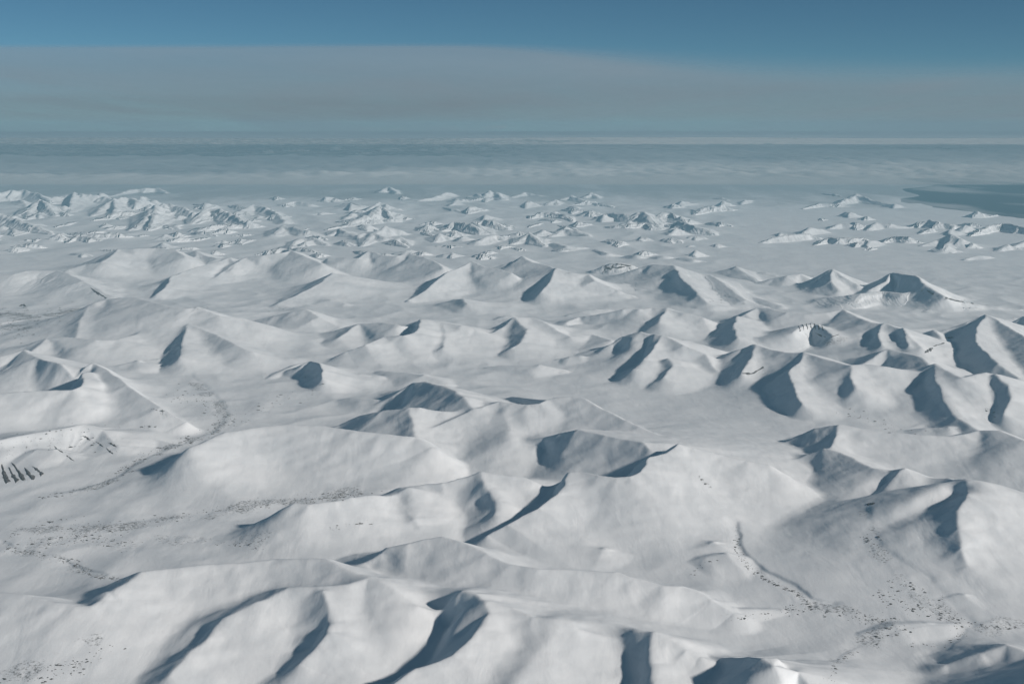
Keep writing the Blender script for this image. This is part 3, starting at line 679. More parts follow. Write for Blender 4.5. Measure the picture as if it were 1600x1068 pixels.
# low nameless foothills that crowd the far plain
WIN_KEEP, BEST_KEEP = WIN.copy(), BEST.copy()
frg = np.random.default_rng(5)
nf = 0
while nf < 240:
    px, py = frg.uniform(-60, 1660), frg.uniform(300, 396)
    dens = 1.0 if px < 780 else (0.75 if px < 1130 else 0.28)
    if py < 312: dens *= 0.6
    if frg.random() > dens: continue
    mpp = ground(px, py)[1] / F_PX
    hpx = frg.uniform(3.5, 12); h = hpx * mpp * 0.9
    wpx = frg.uniform(14, 42); tilt = frg.normal(0, 2.0)
    n = frg.integers(3, 6)
    xs = np.linspace(-0.5, 0.5, n) * wpx
    hs = h * (1 - np.abs(np.linspace(-1, 1, n)) ** 1.5 * 0.8) * frg.uniform(0.75, 1.15, n)
    P = np.stack([px + xs + frg.normal(0, 1.5, n), py + tilt * np.linspace(-1, 1, n) + (h - hs) / mpp, hs], 1)
    par = [0.5, 0.55, 4.0, frg.choice([0.03, 0.1, 0.15]), frg.choice([0.0, 0.06, 0.12])]
    add_ridge(0, P, par)
    k = int(np.argmax(hs))
    sp = np.array([P[k], [P[k, 0] - 0.3 * hpx, P[k, 1] + 0.6 * hpx, 0.5 * hs[k]], [P[k, 0] - 0.2 * hpx + frg.normal(0, 2), P[k, 1] + 1.05 * hpx, 0.1 * hs[k]]])
    add_ridge(0, sp, [0.42, frg.uniform(0.75, 1.05), 4.0, par[3], par[4]])
    nf += 1
nf = 0
while nf < 95:
    px, py = frg.uniform(-80, 1680), frg.uniform(420, 1000)
    if py > 720 and frg.random() > 0.45: continue
    if (940 < px < 1200 and 590 < py < 690) or (1000 < px < 1600 and 395 < py < 425): continue        # flat glacier and plain
    if px < 560 and 740 < py < 880: continue                                                       # the river flats
    mpp = ground(px, py)[1] / F_PX
    h = frg.uniform(60, 190); L = frg.uniform(500, 1500) / mpp; ang = frg.normal(0.0, 0.5)
    n = 4
    a_ = np.linspace(-0.5, 0.5, n)
    hs = h * np.array([0.35, 0.85, 1.0, 0.5]) * frg.uniform(0.8, 1.2, n)
    P = np.stack([px + a_ * L * math.cos(ang), py + a_ * L * math.sin(ang) * 0.3 - (hs - h) / mpp * 0.9, hs], 1)
    add_ridge(0, P, [frg.uniform(0.3, 0.5), frg.uniform(0.2, 0.32), 40.0, 0.02, 0.0])
    k = 2
    sp = np.array([P[k], [P[k, 0] - frg.uniform(-8, 14), P[k, 1] + 0.6 * h / mpp, 0.55 * hs[k]], [P[k, 0] - frg.uniform(-8, 20), P[k, 1] + 1.15 * h / mpp, 0.12 * hs[k]]])
    add_ridge(0, sp, [0.22, frg.uniform(0.4, 0.75), 18.0, 0.02, 0.0])
    nf += 1
WIN = np.where(BEST > BEST_KEEP, np.where(BEST_KEEP > 40, WIN_KEEP, 0), WIN)

# hollows scooped out beside the crests: steep on the right, open to the left
CARVE = [
 ("690,945,430 694,965,400 680,1000,330 655,1040,260", 170, 120, 380),
 ("868,752,480 860,770,430 840,790,360", 150, 90, 330),
 ("122,588,480 95,603,430 50,608,400", 320, 150, 450),
 ("645,508,430 640,520,400", 130, 120, 230),
 ("1440,590,480 1450,620,400 1480,650,280", 125, 160, 600),
 ("965,1000,380 975,1030,330 990,1060,280", 120, 140, 280),
 ("276,545,330 272,565,270", 60, 100, 260),
 ("350,500,520 330,500,500", 80, 120, 300),
 ("1045,430,430 1060,450,350 1080,463,280", 120, 160, 600),
 ("1012,530,500 1000,555,400 990,572,320", 100, 100, 300),
 ("1385,747,420 1360,765,340 1340,780,280", 80, 80, 200),
 ("622,785,300 635,810,220", 70, 110, 240),
 ("752,775,380 762,800,280", 70, 110, 240),
 ("500,990,330 480,1020,260", 60, 80, 200),
 ("325,985,300 300,1015,230", 60, 80, 200),
 ("1362,518,480 1360,532,420", 90, 90, 240),
 ("1400,522,500 1405,538,420", 90, 90, 240),
 ("995,722,520 975,738,470 945,745,450", 110, 110, 300),
 ("1492,780,560 1462,806,410 1424,830,270 1388,848,160", 150, 250, 170),
 ("810,625,520 850,629,560", 60, 120, 200),
]
for pts, dep, wr, wl_ in CARVE:
    P = np.array([[float(c) for c in q_.split(',')] for q_ in pts.split()])
    X, Y = ground(P[:, 0], P[:, 1], P[:, 2])
    rch = 3 * max(wr, wl_)
    j0 = np.searchsorted(rows, Y.min() - rch); j1 = np.searchsorted(rows, Y.max() + rch)
    x, y = WX[j0:j1], WY[j0:j1]
    WS = np.zeros_like(x); SS = np.zeros_like(x); DS = np.zeros_like(x); TT = np.zeros_like(x)
    for k in range(len(X) - 1):
        ex, ey = X[k + 1] - X[k], Y[k + 1] - Y[k]
        L2 = ex * ex + ey * ey; L = math.sqrt(L2)
        t = np.clip(((x - X[k]) * ex + (y - Y[k]) * ey) / L2, 0, 1)
        dx, dy = x - X[k] - t * ex, y - Y[k] - t * ey
        d2 = (dx * dx + dy * dy + 25.0) * 1e-4
        i3 = 1 / (d2 * d2 * d2)
        WS += i3; DS += i3 * i3; SS += i3 * (ex * dy - ey * dx) / L / np.sqrt(d2 * 1e4); TT += i3 * (k + t) / (len(X) - 1)
    D = 100.0 * DS ** (-1 / 12.0); w = 0.5 + 0.5 * SS / WS
    wd = wr * w + wl_ * (1 - w)
    dep_ = dep * (1 - 0.6 * TT / WS)
    C[j0:j1] -= np.minimum(dep_ * np.exp(-(D / wd) ** 2), 0.72 * C[j0:j1])

# valley floor: broad undulation, drifts, and the shore of the open sea at the right
floor = 25 + 45 * fbm(GX, GY, 5200.0, 3) + 14 * fbm(GX, GY, 900.0, 3)
soft_abs = lambda n_: np.sqrt(n_ * n_ + 0.012)
roll = (1 - soft_abs(perlin(GX / 1900.0 + 4, GY / 2600.0))) ** 2 + 0.5 * (1 - soft_abs(perlin(GX / 900.0, GY / 1300.0 + 8))) ** 2 - 0.3
gx0, gy0 = ground(1080, 650)                                   # the broad glacier right of centre stays flat
glac = np.exp(-((GX - gx0) / 2300) ** 2 - ((GY - gy0) / 5200) ** 2)
floor += 55 * roll * (1 - glac) * (1 - 0.85 * sstep(40, 180, C)) * (1 - sstep(36000, 60000, GY)) * sstep(11000, 15500, GY)
floor *= 1 - 0.6 * sstep(40000, 80000, GY)
froll = (1 - soft_abs(perlin(GX / 3600.0 + 2, GY / 6500.0))) ** 2 + 0.6 * (1 - soft_abs(perlin(GX / 1700.0, GY / 3400.0 + 5))) ** 2 - 0.4
leftw = 1 - 0.75 * sstep(0.12, 0.2, GX / GY)                 # the right-hand plain is smoother
floor += 85 * froll * leftw * sstep(38000, 60000, GY) * (1 - 0.7 * sstep(90000, 118000, GY)) * (1 - 0.85 * sstep(40, 180, C))
Z = floor + C
amp = sstep(10, 250, C)
farm = sstep(50000, 75000, GY)
rid = 1 - np.abs(perlin(GX / 850.0, GY / 1900.0)) * 1.6 - 0.5 * np.abs(perlin(GX / 380.0 + 3, GY / 1100.0)) * 1.6
Z += farm * C * 0.19 * (rid - 0.55)
Z += amp * (13 * fbm(GX, GY, 800.0, 3) + 2.5 * fbm(GX, GY, 160.0, 2))

# stream beds cut into the floors
STREAMS = [
 ([(1150, 840), (1152, 862), (1165, 882), (1195, 905), (1240, 925), (1266, 943), (1300, 948)], 60, 15),
 ([(300, 590), (340, 625), (352, 650), (330, 676), (290, 690), (230, 715), (180, 745), (120, 765)], 130, 12),
 ([(640, 768), (500, 777), (420, 787), (330, 802), (200, 817), (90, 822)], 150, 6),
 ([(5, 850), (50, 866), (100, 876), (125, 890), (160, 905)], 60, 12),
 ([(1350, 845), (1365, 880), (1400, 905), (1450, 925), (1490, 960), (1530, 985)], 120, 8),
 ([(1560, 975), (1510, 985), (1495, 1005), (1480, 1025), (1440, 1030)], 60, 4),
 ([(1470, 985), (1350, 1005), (1320, 1025), (1295, 1050)], 60, 4),
]
for pl, wid, dep in STREAMS:
    q = np.array(pl, float)
    X, Y = ground(q[:, 0], q[:, 1], 30.0)
    j0 = max(np.searchsorted(rows, Y.min() - 6 * wid), 0); j1 = np.searchsorted(rows, Y.max() + 6 * wid)
    x, y = WX[j0:j1] + 14 * perlin(GX[j0:j1] / 300, GY[j0:j1] / 300), WY[j0:j1]
    D = np.full(x.shape, 1e12); SG = np.zeros_like(x)
    for k in range(len(X) - 1):
        ex, ey = X[k + 1] - X[k], Y[k + 1] - Y[k]
        t = np.clip(((x - X[k]) * ex + (y - Y[k]) * ey) / (ex * ex + ey * ey), 0, 1)
        dx, dy = x - X[k] - t * ex, y - Y[k] - t * ey
        d2 = dx * dx + dy * dy; m_ = d2 < D
        SG = np.where(m_, (ex * dy - ey * dx) / math.hypot(ex, ey) / np.sqrt(d2 + 1), SG); D = np.where(m_, d2, D)
    wd = wid * (0.5 + 1.3 * (0.5 - 0.5 * SG))            # the bank on the left of the flow is the steep one
    Z[j0:j1] -= dep * np.exp(-(D / wd ** 2))

# braided beds: rough stony ground
BEDS = [("0,850 30,830 70,828 130,826 220,818 330,802 420,787 560,771", 9, .36), ("0,852 40,862 90,873 125,888 160,904", 5, .34), ("60,846 120,840 200,845 330,850 410,856", 11, .30),
        ("300,600 340,630 352,650 330,676 290,690 230,714 180,746 120,766", 7, .36), ("350,664 395,652 450,620 500,602", 8, .22), ("1220,950 1300,953 1360,968 1410,985 1330,1010 1295,1055", 8, .34),
        ("1350,845 1370,890 1420,935 1490,968 1540,982 1600,980", 10, .32), ("1150,840 1153,864 1166,884 1196,906 1266,944", 4, .30), ("0,490 50,497 110,488", 14, .40), ("0,512 50,520", 9, .38),
        ("0,1064 60,1056 110,1040 150,1030", 7, .34), ("1490,1000 1440,1032 1400,1050", 6, .2), ("0,705 60,690 130,682 180,702", 16, .22), ("400,480 440,484 470,482", 4, .28)]
for pts, hw, rk in BEDS:
    q = np.array([[float(c) for c in p_.split(',')] for p_ in pts.split()])
    X, Y = ground(q[:, 0], q[:, 1], 60.0)
    mpp = Y.mean() / F_PX; dpp = Y.mean() ** 2 / CAM_Z / F_PX          # metres per pixel across and in depth
    j0 = np.searchsorted(rows, Y.min() - 3 * hw * dpp); j1 = np.searchsorted(rows, Y.max() + 3 * hw * dpp)
    x, y = WX[j0:j1], WY[j0:j1]
    D = np.full(x.shape, 1e9)
    sy = 2.2                                                           # beds read wider across the view
    for k in range(len(X) - 1):
        ex, ey = X[k + 1] - X[k], (Y[k + 1] - Y[k]) / sy
        t = np.clip(((x - X[k]) * ex + (y - Y[k]) / sy * ey) / (ex * ex + ey * ey), 0, 1)
        D = np.minimum(D, np.hypot(x - X[k] - t * ex, (y - Y[k]) / sy - t * ey))
    m_ = np.exp(-(D / (hw * mpp * 2.3)) ** 2) * (0.55 + 0.9 * np.clip(perlin(x / 420, y / 420) + 0.3, 0, 1))
    Z[j0:j1] += m_ * (5.0 * fbm(x, y * 0.6, 150.0, 2))
    ROCKA[j0:j1] = np.maximum(ROCKA[j0:j1], 1.45 * rk * np.clip(m_ * 1.3, 0, 1.1))

# open sea: the ground dips under the water sheet
PXF = 800 + F_PX * u_lin[None, :] * (np.cos(PITCH) + np.sin(PITCH) * 0.12)
def px_row(y):            # photo row of the floor at distance y
    dep = np.arctan2(CAM_Z, y)
    return 534 - F_PX * np.tan(PITCH - dep)
PYF = px_row(GY)
shore = 319 + (PXF - 1415) * 0.13 + 4 * perlin(GX / 6000, GY / 14000) + 2.5 * perlin(GX / 1500, GY / 4000) + 1.2 * perlin(GX / 500, GY / 1500)
sea = sstep(-1.2, 1.2, shore - PYF) * sstep(1418, 1452, PXF + 40 * perlin(GX / 5000, GY / 20000)) * sstep(276, 281, PYF + 4 * perlin(GX / 8000, GY / 30000))
Z = Z * (1 - sea) - 30 * sea

edge = sstep(0.427, U_MAX, np.abs(u_lin))[None, :]               # the modelled ground sinks into the base sheet beyond the frame
Z = Z * (1 - edge) - 70 * edge

# ------------------------------------------------------------------ normals of the whole field, so that no seam shows between neighbours
du_x, dv_x = np.gradient(GX, axis=1), np.gradient(GX, axis=0)
dv_y = np.gradient(GY, axis=0)
du_z, dv_z = np.gradient(Z, axis=1), np.gradient(Z, axis=0)
# cross((du_x,0,du_z),(dv_x,dv_y,dv_z))
nx = -du_z * dv_y
ny = du_z * dv_x - du_x * dv_z
nz = du_x * dv_y
nl = np.sqrt(nx * nx + ny * ny + nz * nz)
NRM = np.stack([nx / nl, ny / nl, nz / nl], -1)
VERT = np.stack([GX, GY, Z], -1)
slp = np.sqrt(1 / np.maximum(NRM[..., 2], 0.2) ** 2 - 1)
ROCKA = np.maximum(ROCKA, 0.30 * sstep(0.62, 1.0, slp) * np.clip(0.55 + 1.2 * perlin(GX / 260, GY / 500), 0, 1))

# ------------------------------------------------------------------ split the field into one object per mountain
lab = np.where(C > 22, WIN, 0)
q = lab[:-1, :-1].copy()
B = 3
bj, bi = (q.shape[0] + B - 1) // B, (q.shape[1] + B - 1) // B
sm = q[np.minimum(np.arange(bj) * B + 1, q.shape[0] - 1)][:, np.minimum(np.arange(bi) * B + 1, q.shape[1] - 1)].copy()

def components(a):
    comp = -np.ones(a.shape, np.int32); info = []
    H_, W_ = a.shape; al = a.tolist(); cl = comp.tolist()
    for j in range(H_):
        for i in range(W_):
            if cl[j][i] >= 0: continue
            v = al[j][i]; n = len(info); st = [(j, i)]; cl[j][i] = n; cnt = 0
            while st:
                b_, a_ = st.pop(); cnt += 1
                for jj, ii in ((b_ - 1, a_), (b_ + 1, a_), (b_, a_ - 1), (b_, a_ + 1)):
                    if 0 <= jj < H_ and 0 <= ii < W_ and cl[jj][ii] < 0 and al[jj][ii] == v:
                        cl[jj][ii] = n; st.append((jj, ii))
            info.append((v, cnt))
    return np.array(cl), info

for rounds in range(2):
    comp, info = components(sm)
    biggest = {}
    for n, (v, cnt) in enumerate(info):
        if v not in biggest or cnt > info[biggest[v]][1]: biggest[v] = n
    bad = np.array([biggest[v] != n for n, (v, cnt) in enumerate(info)])[comp]
    val = np.where(bad, -9, sm)
    for it in range(400):
        if not (val == -9).any(): break
        nb = val.copy()
        for sh, ax in ((1, 0), (-1, 0), (1, 1), (-1, 1)):
            r_ = np.roll(val, sh, ax)
            nb = np.where((nb == -9) & (r_ != -9), r_, nb)
        val = nb
    sm = val
q = np.repeat(np.repeat(sm, B, 0), B, 1)[:q.shape[0], :q.shape[1]]

idx = np.arange(NV * NU).reshape(NV, NU)
quads = np.stack([idx[:-1, :-1], idx[:-1, 1:], idx[1:, 1:], idx[1:, :-1]], -1)
HAZE_FADE = sstep(66000, 122000, GY + 5000 * perlin(GX / 9000, GY / 9000)) * (1 - sstep(20, 120, C))  # weight of the painted haze fade: grows with distance, off on mountains
If = HAZE_FADE.reshape(-1); Gf = (RIBA * sstep(30000, 50000, GY)).reshape(-1)
Vf, Nf, Rf = VERT.reshape(-1, 3), NRM.reshape(-1, 3), ROCKA.reshape(-1)

def mesh_from(name, faces, mat, origin=None):
    used = np.unique(faces)
    remap = np.zeros(NV * NU, np.int32); remap[used] = np.arange(len(used))
    f = remap[faces]
    v = Vf[used]
    o3 = v.mean(0) if origin is None else np.array(origin)
    o3[2] = 0
    me = bpy.data.meshes.new(name)
    me.vertices.add(len(v)); me.vertices.foreach_set('co', (v - o3).astype(np.float32).ravel())
    me.loops.add(f.size); me.loops.foreach_set('vertex_index', f.astype(np.int32).ravel())
    me.polygons.add(len(f))
    me.polygons.foreach_set('loop_start', np.arange(0, f.size, 4, dtype=np.int32))
    me.polygons.foreach_set('loop_total', np.full(len(f), 4, np.int32))
    me.update(calc_edges=True)
    me.polygons.foreach_set('use_smooth', np.ones(len(f), bool))
    at = me.attributes.new('rock', 'FLOAT', 'POINT')
    at.data.foreach_set('value', Rf[used].astype(np.float32))
    at = me.attributes.new('rib', 'FLOAT', 'POINT')
    at.data.foreach_set('value', Gf[used].astype(np.float32))
    at = me.attributes.new('haze_fade', 'FLOAT', 'POINT')
    at.data.foreach_set('value', If[used].astype(np.float32))
    me.normals_split_custom_set_from_vertices(Nf[used].astype(np.float32))
    me.materials.append(mat)
    o = bpy.data.objects.new(name, me)
    o.location = o3
    COL.objects.link(o)
    return o

mtn_obj = {}
for v in np.unique(q):
    faces = quads[q == v]
    if v == 0:
        tag(mesh_from('snow_field', faces, M_SNOW), 'rolling snow valleys and plain lying between all the mountains', 'snow field', kind='structure')
    else:
        key = keys[v - 1]
        o = tag(mesh_from('mountain', faces, M_SNOW), MTN[key][0], 'mountain', 'snow mountains', kind='structure')
        mtn_obj[key] = o

# base land and water sheets
def sheet(name, x0, x1, y0, y1, z, mat, n=1):
    me = bpy.data.meshes.new(name)
    xs, ys = np.linspace(x0, x1, n + 1), np.linspace(y0, y1, n + 1)
    vs = [(x, y, z) for y in ys for x in xs]
    fs = [(j * (n + 1) + i, j * (n + 1) + i + 1, (j + 1) * (n + 1) + i + 1, (j + 1) * (n + 1) + i) for j in range(n) for i in range(n)]
    me.from_pydata(vs, [], fs); me.materials.append(mat)
    o = bpy.data.objects.new(name, me); COL.objects.link(o)
    return o
tag(sheet('ground', -120000, 120000, -60000, 125900, -60.0, M_SNOW), 'snow covered land around the mountains', 'ground', kind='structure')
sx0, sy0 = ground(1380, 350)
tag(sheet('sea', 20000, 120000, 66000, 125900, -12.0, M_SEA), 'dark open sea water with pale icy streaks at the right edge', 'sea', kind='structure')

# ------------------------------------------------------------------ haze
def haze_box():
    x0, x1, y0, y1, z0, z1 = -125000, 125000, -65000, 126000, -90, CAM_Z + 450
    me = bpy.data.meshes.new('haze')
    vs = [(x, y, z) for z in (z0, z1) for y in (y0, y1) for x in (x0, x1)]
    me.from_pydata(vs, [], [(0, 2, 3, 1), (4, 5, 7, 6), (0, 1, 5, 4), (2, 6, 7, 3), (0, 4, 6, 2), (1, 3, 7, 5)])
    m, nt, out = new_mat('thin_arctic_air')
    p = nt.nodes.new('ShaderNodeVolumePrincipled')
    p.inputs['Color'].default_value = (0.31, 0.56, 0.69, 1)
    p.inputs['Density'].default_value = 7.0e-6
    p.inputs['Anisotropy'].default_value = 0.0
    nt.links.new(p.outputs[0], out.inputs['Volume'])
    me.materials.append(m)
    o = bpy.data.objects.new('haze', me); COL.objects.link(o)
    tag(o, 'thin blue-grey haze filling the air over the snow', 'haze', kind='stuff')
haze_box()

# ------------------------------------------------------------------ far water, low cloud deck, puffs and cirrus, all beyond or above the haze
tag(sheet('sea', -900000, 900000, 126010, 2200000, -12.0, M_SEA), 'dark strip of distant sea below the horizon, beyond the clouds', 'sea', kind='structure')

def grid_obj(name, X, Y, Zg, cover, mat):
    nv, nu = X.shape
    me = bpy.data.meshes.new(name)
    ids = np.arange(nv * nu).reshape(nv, nu)
    f = np.stack([ids[:-1, :-1], ids[:-1, 1:], ids[1:, 1:], ids[1:, :-1]], -1).reshape(-1, 4)
    me.vertices.add(nv * nu); me.vertices.foreach_set('co', np.stack([X, Y, Zg], -1).astype(np.float32).ravel())
    me.loops.add(f.size); me.loops.foreach_set('vertex_index', f.astype(np.int32).ravel())
    me.polygons.add(len(f)); me.polygons.foreach_set('loop_start', np.arange(0, f.size, 4, dtype=np.int32))
    me.polygons.foreach_set('loop_total', np.full(len(f), 4, np.int32))
    me.update(calc_edges=True)
    me.polygons.foreach_set('use_smooth', np.ones(len(f), bool))
    at = me.attributes.new('cover', 'FLOAT', 'POINT'); at.data.foreach_set('value', cover.astype(np.float32).ravel())
    me.materials.append(mat)
    o = bpy.data.objects.new(name, me); COL.objects.link(o)
    return o

ry = np.exp(np.linspace(math.log(126020), math.log(900000), 260))
cu = np.linspace(-0.5, 0.5, 420)
DY = np.repeat(ry[:, None], len(cu), 1); DX = DY * cu[None, :]
lump = np.abs(perlin(DX / 4200, DY / 9000)) + 0.5 * np.abs(perlin(DX / 1900 + 9, DY / 4200))
DZ = 4 + 156 * sstep(126000, 134000, DY) + 420 * lump * sstep(126500, 150000, DY) + 250 * sstep(160000, 260000, DY)
DPX = 800 + F_PX * cu[None, :]
edge_l = 225000 + 9000 * perlin(DX / 9000, DX * 0 + 3.3)       # the deck ends sooner at the left
cov = 1 - sstep(0, 1, (DY - edge_l) / 9000.0) * (1 - sstep(640, 1000, DPX + 60 * perlin(DX / 30000, DY / 60000)))
cov *= 0.72 + 0.5 * perlin(DX / 26000, DY / 90000)
cov += 0.42 * (1 - sstep(700, 1000, DPX)) + 0.40 * sstep(800, 1100, DPX) + 0.12 * (1 - sstep(126000, 150000, DY))
cov -= 0.6 * sstep(1380, 1460, DPX + 50 * perlin(DX / 9000, DY / 30000)) * (1 - sstep(128000, 146000, DY))
tag(grid_obj('cloud_deck', DX, DY, DZ, cov, M_DECK), 'mottled low cloud deck spread to the horizon', 'clouds', kind='stuff')

vy = np.linspace(127500, 385000, 160)
vu = np.linspace(-1.2, 1.2, 200)
VY = np.repeat(vy[:, None], len(vu), 1); VX = VY * vu[None, :]
VZ = 14000 - VY ** 2 / (2 * 6371000.0) + 300 * perlin(VX / 90000, VY / 120000)      # follows the curve of the earth down past the horizon
VPX = 800 + F_PX * vu[None, :]
near = 129000 + 4000 * perlin(VX / 60000, VY * 0 + 1.7) + 12000 * sstep(800, 1500, VPX)
soft = 8000 + 60000 * sstep(700, 1300, VPX)
elv = np.clip((VZ - CAM_Z) / VY, 0.004, 1)
vcov = sstep(0, 1, (VY - near) / soft) * (1 - np.exp(-0.060 / elv))
tag(grid_obj('cirrus_clouds', VX, VY, VZ, vcov, M_VEIL), 'pale grey veil of high cloud above the horizon', 'clouds', kind='stuff')

# ------------------------------------------------------------------ loose rock along the rivers and stony feet of the slopes
def height_at(x, y):
    fj = np.interp(y, rows, np.arange(NV)); fi = np.interp(x / y, u_lin, np.arange(NU))
    j = np.clip(fj.astype(int), 0, NV - 2); i = np.clip(fi.astype(int), 0, NU - 2)
    a, b = fj - j, fi - i
    return (Z[j, i] * (1 - b) + Z[j, i + 1] * b) * (1 - a) + (Z[j + 1, i] * (1 - b) + Z[j + 1, i + 1] * b) * a

def on_terrain(px, py):
    """First terrain point met by the rays through photo pixels."""
    px, py = np.atleast_1d(np.asarray(px, float)), np.atleast_1d(np.asarray(py, float))
    hs = np.linspace(900, -30, 300)
    res = np.zeros((len(px), 3)); done = np.zeros(len(px), bool)
    for h in hs:
        x, y = ground(px, py, h)
        z = height_at(x, y)
        hit = ~done & ((z >= h) | (h == hs[-1]))
        res[hit] = np.stack([x, y, z], 1)[hit]; done |= hit
    return res

STROKES = [
 ("0,850 20,835 45,822 90,812 115,812", 3, 170), ("55,838 70,828 110,822 160,822 220,818 300,805 400,787 560,770", 6, 1000),
 ("0,852 30,860 60,868 90,872 120,876", 4, 420), ("60,850 100,840 140,838 200,845", 10, 750), ("115,878 125,888 150,902 200,905", 2.2, 260),
 ("330,850 370,848 410,855", 5, 110), ("280,615 320,635 355,645 370,655", 9, 380), ("352,650 330,675 290,690 230,712 180,745", 4, 700),
 ("180,748 140,763 60,777", 2.5, 170), ("350,665 390,655 440,620", 5, 160), ("0,710 60,690 130,680 180,700", 15, 260),
 ("0,490 40,495 100,490", 11, 520), ("0,510 40,520", 8, 260), ("55,1050 90,1040 145,1030", 4, 230), ("0,1062 60,1062 130,1045", 4, 150),
 ("150,1020 185,1005", 5, 45), ("1150,840 1152,862 1165,882 1195,905 1240,925 1266,943", 2.0, 650), ("1220,950 1300,952 1350,965 1400,975 1410,985", 6, 750),
 ("1145,965 1200,960", 5, 120), ("1340,1000 1400,990 1410,985", 2, 130), ("1295,1060 1310,1035 1340,1015", 3, 150),
 ("1370,925 1420,945 1480,965 1500,975", 7, 520), ("1390,905 1440,925 1475,945 1490,960", 5, 320), ("1490,968 1540,980 1590,980", 3, 200),
 ("1360,1010 1440,1005 1480,1010", 2.5, 130), ("1490,1000 1505,990", 4, 60), ("1350,840 1370,850", 4, 90), ("1090,742 1110,762", 1.2, 70),
 ("1075,905 1090,885 1115,872", 3, 60), ("480,590 500,602 450,632", 8, 70), ("400,792 500,777 620,768", 2.5, 150), ("510,830 580,815", 3, 60),
 ("1320,640 1400,675 1490,672", 5, 90), ("1545,640 1560,650", 3, 50), ("300,480 330,482", 3, 40), ("430,485 460,482", 3, 60),
 ("1180,480 1100,468 1140,465", 4, 60), ("1440,455 1480,465 1560,480", 3, 120), ("245,665 210,668", 2, 40), ("240,635 265,650", 3, 50),
]
rv, rf = [], []
base_v = np.array([(1, 0, 0), (0.3, 0.9, 0), (-0.8, 0.6, 0), (-0.9, -0.5, 0), (0.2, -1, 0), (0.15, 0.1, 0.8), (-0.25, -0.05, 0.62)])
base_f = [(0, 1, 5), (1, 2, 5), (2, 6, 5), (2, 3, 6), (3, 4, 6), (4, 5, 6), (4, 0, 5)]
nvtx = 0
for pts, spread, n in STROKES:
    q_ = np.array([[float(c) for c in p_.split(',')] for p_ in pts.split()])
    seg = np.hypot(*(q_[1:] - q_[:-1]).T); cum = np.concatenate([[0], np.cumsum(seg)])
    n = int(n * 0.9)
    tt = rng.random(n * 2) * cum[-1]
    px = np.interp(tt, cum, q_[:, 0]) + rng.normal(0, 1, n * 2) * spread * 1.6
    py = np.interp(tt, cum, q_[:, 1]) + rng.normal(0, 1, n * 2) * spread * 0.75
    keep = perlin(px / 9.0 + 3, py / 4.0) + 0.5 * perlin(px / 3.0, py / 1.7) + rng.normal(0, 0.15, n * 2) > 0.05     # clumps
    px, py = px[keep], py[keep]
    pt = on_terrain(px, py)
    dist = np.hypot(pt[:, 0], pt[:, 1])
    for (x, y, z), d in zip(pt, dist):
        r_ = d / F_PX * float(np.clip(rng.lognormal(-0.75, 0.75), 0.25, 2.8))
        a_ = rng.random() * 6.28; ca, sa_ = math.cos(a_), math.sin(a_)
        bv = base_v * (1 + rng.normal(0, 0.18, base_v.shape)) * np.array([r_ * 1.5, r_ * 1.1, min(r_ * 0.5, 7.0)])
        rv.append(np.stack([bv[:, 0] * ca - bv[:, 1] * sa_ + x, bv[:, 0] * sa_ + bv[:, 1] * ca + y, bv[:, 2] + z - 0.8], 1))
        rf += [(a + nvtx, b + nvtx, c + nvtx) for a, b, c in base_f]; nvtx += 7
gm = bpy.data.meshes.new('gravel')
gm.from_pydata(np.concatenate(rv).tolist(), [], rf); gm.materials.append(M_ROCK)
go = bpy.data.objects.new('gravel', gm); COL.objects.link(go)
tag(go, 'dark loose rock showing through the snow along river beds and stony slopes', 'rocks', kind='stuff')

# bare rock pieces that can be told apart, parts of their mountains
OUTCROPS = {
 'cirque_left': ["3,725,1 6,740,3 13,754,5", "14,730,1 20,742,3 28,752,4.5", "18,722,.8 28,735,2.6 38,750,4", "38,730,.8 45,740,3 54,748,4", "50,728,.8 60,735,2 67,742,3",
                 "84,697,.4 92,703,1.2 99,707,.6", "104,711,.4 111,717,1.0 116,720,.5", "128,681,.5 136,684,1.5 141,688,.6", "150,690,.4 156,694,1.3 161,698,.6", "166,700,.4 172,706,1.2 177,709,.5", "168,691,.5 176,694,1.8 182,698,.6"],
 'rock_hollow': ["%d,%.1f,.6 %d,%.1f,.9 %d,%.1f,.5" % (x_, 510 - 5 * math.sin((x_ - 1244) / 15.0), x_ + 1, 514 - 5 * math.sin((x_ - 1244) / 15.0), x_ + 2, 519 - 5 * math.sin((x_ - 1244) / 15.0)) for x_ in range(1248, 1288, 6)] +
                ["1274,520,.4 1283,525,.9 1290,527,.5", "1296,528,.4 1304,525,.9 1311,522,.5"],
 'sharp_right_peak': ["1445,551,1 1452,547,3 1457,544,1.5", "1458,541,.8 1475,536,1", "1476,528,.8 1490,527,1"],
 'bowl_range': ["1157,583,1.2 1175,584,1.6 1193,574,1"],
 'hooked_spur': ["1353,788,1 1360,787,2.2 1367,786,1"],
 'rock_cluster': ["945,415,1 948,419,2 955,421,1", "962,413,1 972,414,1.6 985,416,1", "955,418,1 965,419,1.5 976,417,1"],
 'stony_slope': ["142,450,.8 148,455,1.3 155,461,.8", "150,455,.7 158,461,1 166,466,.6", "30,478,.8 36,476,1.6 41,478,.8"],
 'crater_mountain': ["1448,454,.7 1458,460,1", "1476,465,.7 1490,469,1.2 1506,472,.8"],
}
